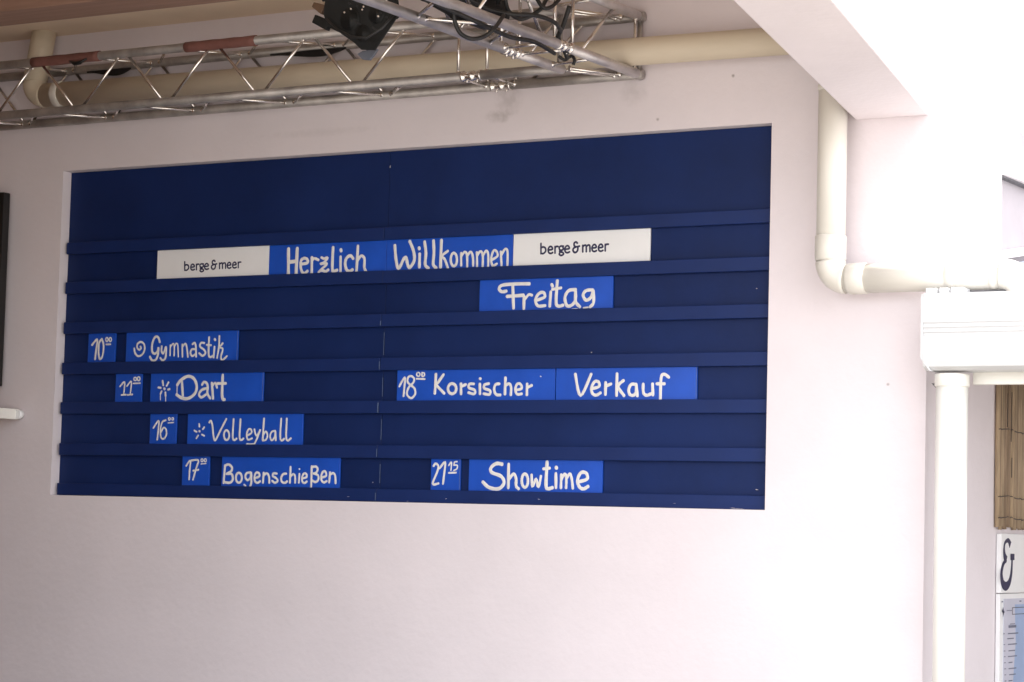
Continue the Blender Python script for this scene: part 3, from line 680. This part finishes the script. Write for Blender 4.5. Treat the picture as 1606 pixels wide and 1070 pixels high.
for (px_, py_, rr) in ((548, 30, .055), (590, 22, .045), (568, 52, .040)):
    v = at(px_, py_, Y=-1.685); b = MB(); lathe(b, [(0, rr), (.003, rr*.97), (.0035, rr*.8), (.001, rr*.78), (.001, .002)], (v.x, -1.68, v.z), (0, -1, 0), 20); b.build('boss', M['black'], lamp)
MB().tube([at(512, 30, Y=-1.70), at(530, 47, Y=-1.72), at(552, 58, Y=-1.73), at(575, 60, Y=-1.73), at(600, 44, Y=-1.72), at(618, 22, Y=-1.70)], .006, 8).build('safety_wire', M['cable'], lamp)
for k in range(7):
    a_ = math.radians(-60+k*20); dv = (up2*math.cos(a_)+side*math.sin(a_))
    p = c+ax*(-.075)+dv*.159
    MB().box(p-Vector((.012, .004, .006)), p+Vector((.012, .004, .006))).build('vent_slot', M['cable'], lamp)
for (a_, dd) in ((-22, .005), (8, .002), (30, .035), (-38, .03)):
    a2 = math.radians(a_); dv = (up2*math.cos(a2)+side*math.sin(a2)); p = c+ax*dd+dv*.158
    MB().tube([p-dv*.012, p+dv*.006], [.006, .005], 8).build('screw', M['weld'], lamp)
tip = c+ax*(L_*.86)
MB().tube([tip-ax*.01, tip+ax*.03], [.026, .018], 14).build('gland', M['black'], lamp)
b = MB(); q = tip+ax*.04; b.prism([(q.x-.05, q.z), (q.x-.02, q.z-.028), (q.x+.02, q.z-.034), (q.x+.045, q.z-.008), (q.x+.062, q.z+.014), (q.x-.02, q.z+.012)], q.y-.05, q.y-.035, 'Y'); b.build('rear_plate', M['bluegrey'], lamp, bevel=.002)
for j, (pa, pb) in enumerate((((512, 17), (496, 9)), ((520, 42), (497, 31)))):
    a_ = at(*pa, Y=-1.5); e_ = at(*pb, Y=-1.5); dv = (e_-a_).normalized(); pn = Vector((dv.z, 0, -dv.x))
    wa, wb = .024, (.012 if j == 0 else .020)
    b = MB(); b.prism([((a_-pn*wa).x, (a_-pn*wa).z), ((e_-pn*wb).x, (e_-pn*wb).z), ((e_+pn*wb).x, (e_+pn*wb).z), ((a_+pn*wa).x, (a_+pn*wa).z)], -1.53, -1.50, 'Y')
    b.build('cooling_fin', M['brown'] if j == 0 else M['black'], lamp, bevel=.003)
q = at(621, 24, Y=-1.5)
MB().tube(arc(q, X, Z, .016, 0, 360, 16), .0045, 8).build('hook_ring', M['cable'], lamp)
# yoke up to the truss
MB().tube([c+side*.17+ax*-.03, c+side*.175-ax*.20, (XC-.28, -1.5, ZB+S+.04), (XC, -1.5, ZB+S+.04)], .009, 8).build('yoke', M['black'], lamp)

lamp2 = thing('stage_lamp', (3.70, -1.2, 2.45), 'black lamp body inside the projecting truss, mostly behind its tubes', 'lamp')
c2 = Vector((XC+.13, -1.32, ZB+.10)); ax2 = Vector((.12, 1, -.10)).normalized()
mb = MB(); lathe(mb, [(-.30, .05), (-.29, .085), (-.12, .095), (-.115, .102), (-.09, .102), (-.085, .095), (.08, .088), (.17, .055), (.19, .03)], c2, ax2); mb.build('housing', M['black'], lamp2)
MB().tube([c2+Vector((-.105, 0, 0)), c2+Vector((-.105, .02, .15)), c2+Vector((0, .03, .20)), c2+Vector((.105, .02, .15)), c2+Vector((.105, 0, 0))], .009, 8).build('yoke', M['black'], lamp2)
MB().box(c2+Vector((-.06, -.40, -.05)), c2+Vector((.05, -.30, .06))).build('connector_box', M['black'], lamp2, bevel=.008)
lamp3 = thing('stage_lamp', (3.70, -.85, 2.6), 'black lamp at the top edge, above the couplers of the projecting truss', 'lamp')
c3 = Vector((XC+.12, -.98, ZB+S+.12)); ax3 = Vector((.3, .25, -.9)).normalized()
mb = MB(); lathe(mb, [(-.2, .08), (-.02, .09), (0, .10), (.02, .10), (.025, .09), (.12, .07), (.15, .03)], c3, ax3); mb.build('housing', M['black'], lamp3)
MB().tube([c3+Vector((-.10, 0, .03)), c3+Vector((-.11, .02, -.10)), c3+Vector((-.03, .03, -.17))], .008, 8).build('yoke', M['black'], lamp3)

def cable(pts, r, lab, Y=None):
    P = []
    for k in range(len(pts)-1):
        p0, p1, p2, p3 = [Vector(pts[max(0, min(len(pts)-1, k+i))]) for i in (-1, 0, 1, 2)]
        for j in range(8):
            t = j/8; P.append(.5*((2*p1)+(p2-p0)*t+(2*p0-5*p1+4*p2-p3)*t*t+(3*p1-p0-3*p2+p3)*t**3))
    P.append(Vector(pts[-1]))
    return tag(MB().tube(P, r, 10).build('cable', M['cable']), lab, 'cable')
def ap(px, py, Y): return tuple(at(px, py, Y=Y))
cable([ap(700, -4, -1.75), ap(712, 12, -1.74), ap(713, 32, -1.73), ap(722, 52, -1.70), ap(740, 61, -1.68), ap(760, 57, -1.62), ap(776, 44, -1.58), ap(790, 24, -1.45)], .0095, 'black cable hanging in a deep loop from the projecting truss')
cable([ap(840, -5, -1.2), ap(852, 12, -1.2), ap(866, 10, -1.15), ap(880, -4, -1.1)], .009, 'black cable loop at the top edge above the projecting truss')
cable([ap(893, 10, -.95), ap(884, 38, -.92), ap(876, 58, -.88), ap(884, 76, -.80), ap(890, 92, -.75)], .011, 'black cable dropping beside the coupler of the projecting truss')
cable([ap(876, 88, -.62), ap(886, 94, -.6), ap(896, 88, -.6), ap(901, 94, -.6), ap(899, 102, -.6)], .008, 'short hooked black cable end near the truss corner')
cable([ap(735, -3, -1.5), ap(765, 14, -1.4), ap(800, 22, -1.35), ap(838, 24, -1.25), ap(868, 34, -1.1), ap(880, 48, -.95)], .010, 'black cable lying along the middle of the projecting truss')
cable([ap(680, 4, -1.9), ap(720, 22, -1.75), ap(760, 40, -1.6), ap(800, 58, -1.4), ap(838, 66, -1.2), ap(870, 84, -.95)], .010, 'black cable running low between the two bottom tubes of the truss')
cable([ap(792, -4, -1.35), ap(798, 18, -1.3), ap(818, 30, -1.2), ap(846, 16, -1.15), ap(858, -4, -1.1)], .010, 'black cable sagging between lamps inside the projecting truss')

# ------------------------------------------------------------------ left edge: screen and arm
tv = thing('wall_screen', (-1.3, -.1, .6), 'tall black screen on the wall cut by the left edge of the photo', 'screen')
zt_, zb_ = at(12, 301, Y=-.1).z, at(8, 605, Y=-.1).z
MB().box((-2.3, -.10, zb_), (-.358, -.045, zt_)).build('casing', M['screen'], tv, bevel=.004)
MB().box((-2.27, -.1015, zb_+.03), (-.385, -.1002, zt_-.03)).build('display', M['screen'], tv)
MB().box((-1.5, -.044, zb_+.3), (-1.1, -.002, zt_-.3)).build('bracket', M['black'], tv)
MB().tube([(-.365, -.10, zb_-.001), (-.365, -.07, zb_-.012)], .010, 8).build('foot', M['cable'], tv)
arm = thing('white_arm', (-.24, -.3, .46), 'white bar standing out from the wall below the black screen', 'bracket')
MB().box((-.30, -1.0, .432), (-.242, -.02, .492)).build('bar', M['pipew'], arm, bevel=.003)
MB().tube([(-.236, -.012, .461), (-.236, -.05, .461)], .026, 18).build('end_knob', M['plaque'], arm)

# cards never sit perfectly straight in their slots
random.seed(21)
for o in COL.objects:
    if o.name.startswith('schedule_tile') or o.name.startswith('printed_plaque'):
        wdt = max(c.dimensions.x for c in o.children)
        o.rotation_euler.y = math.radians(random.uniform(-.22, .22) if wdt > .5 else random.uniform(-.7, .7))
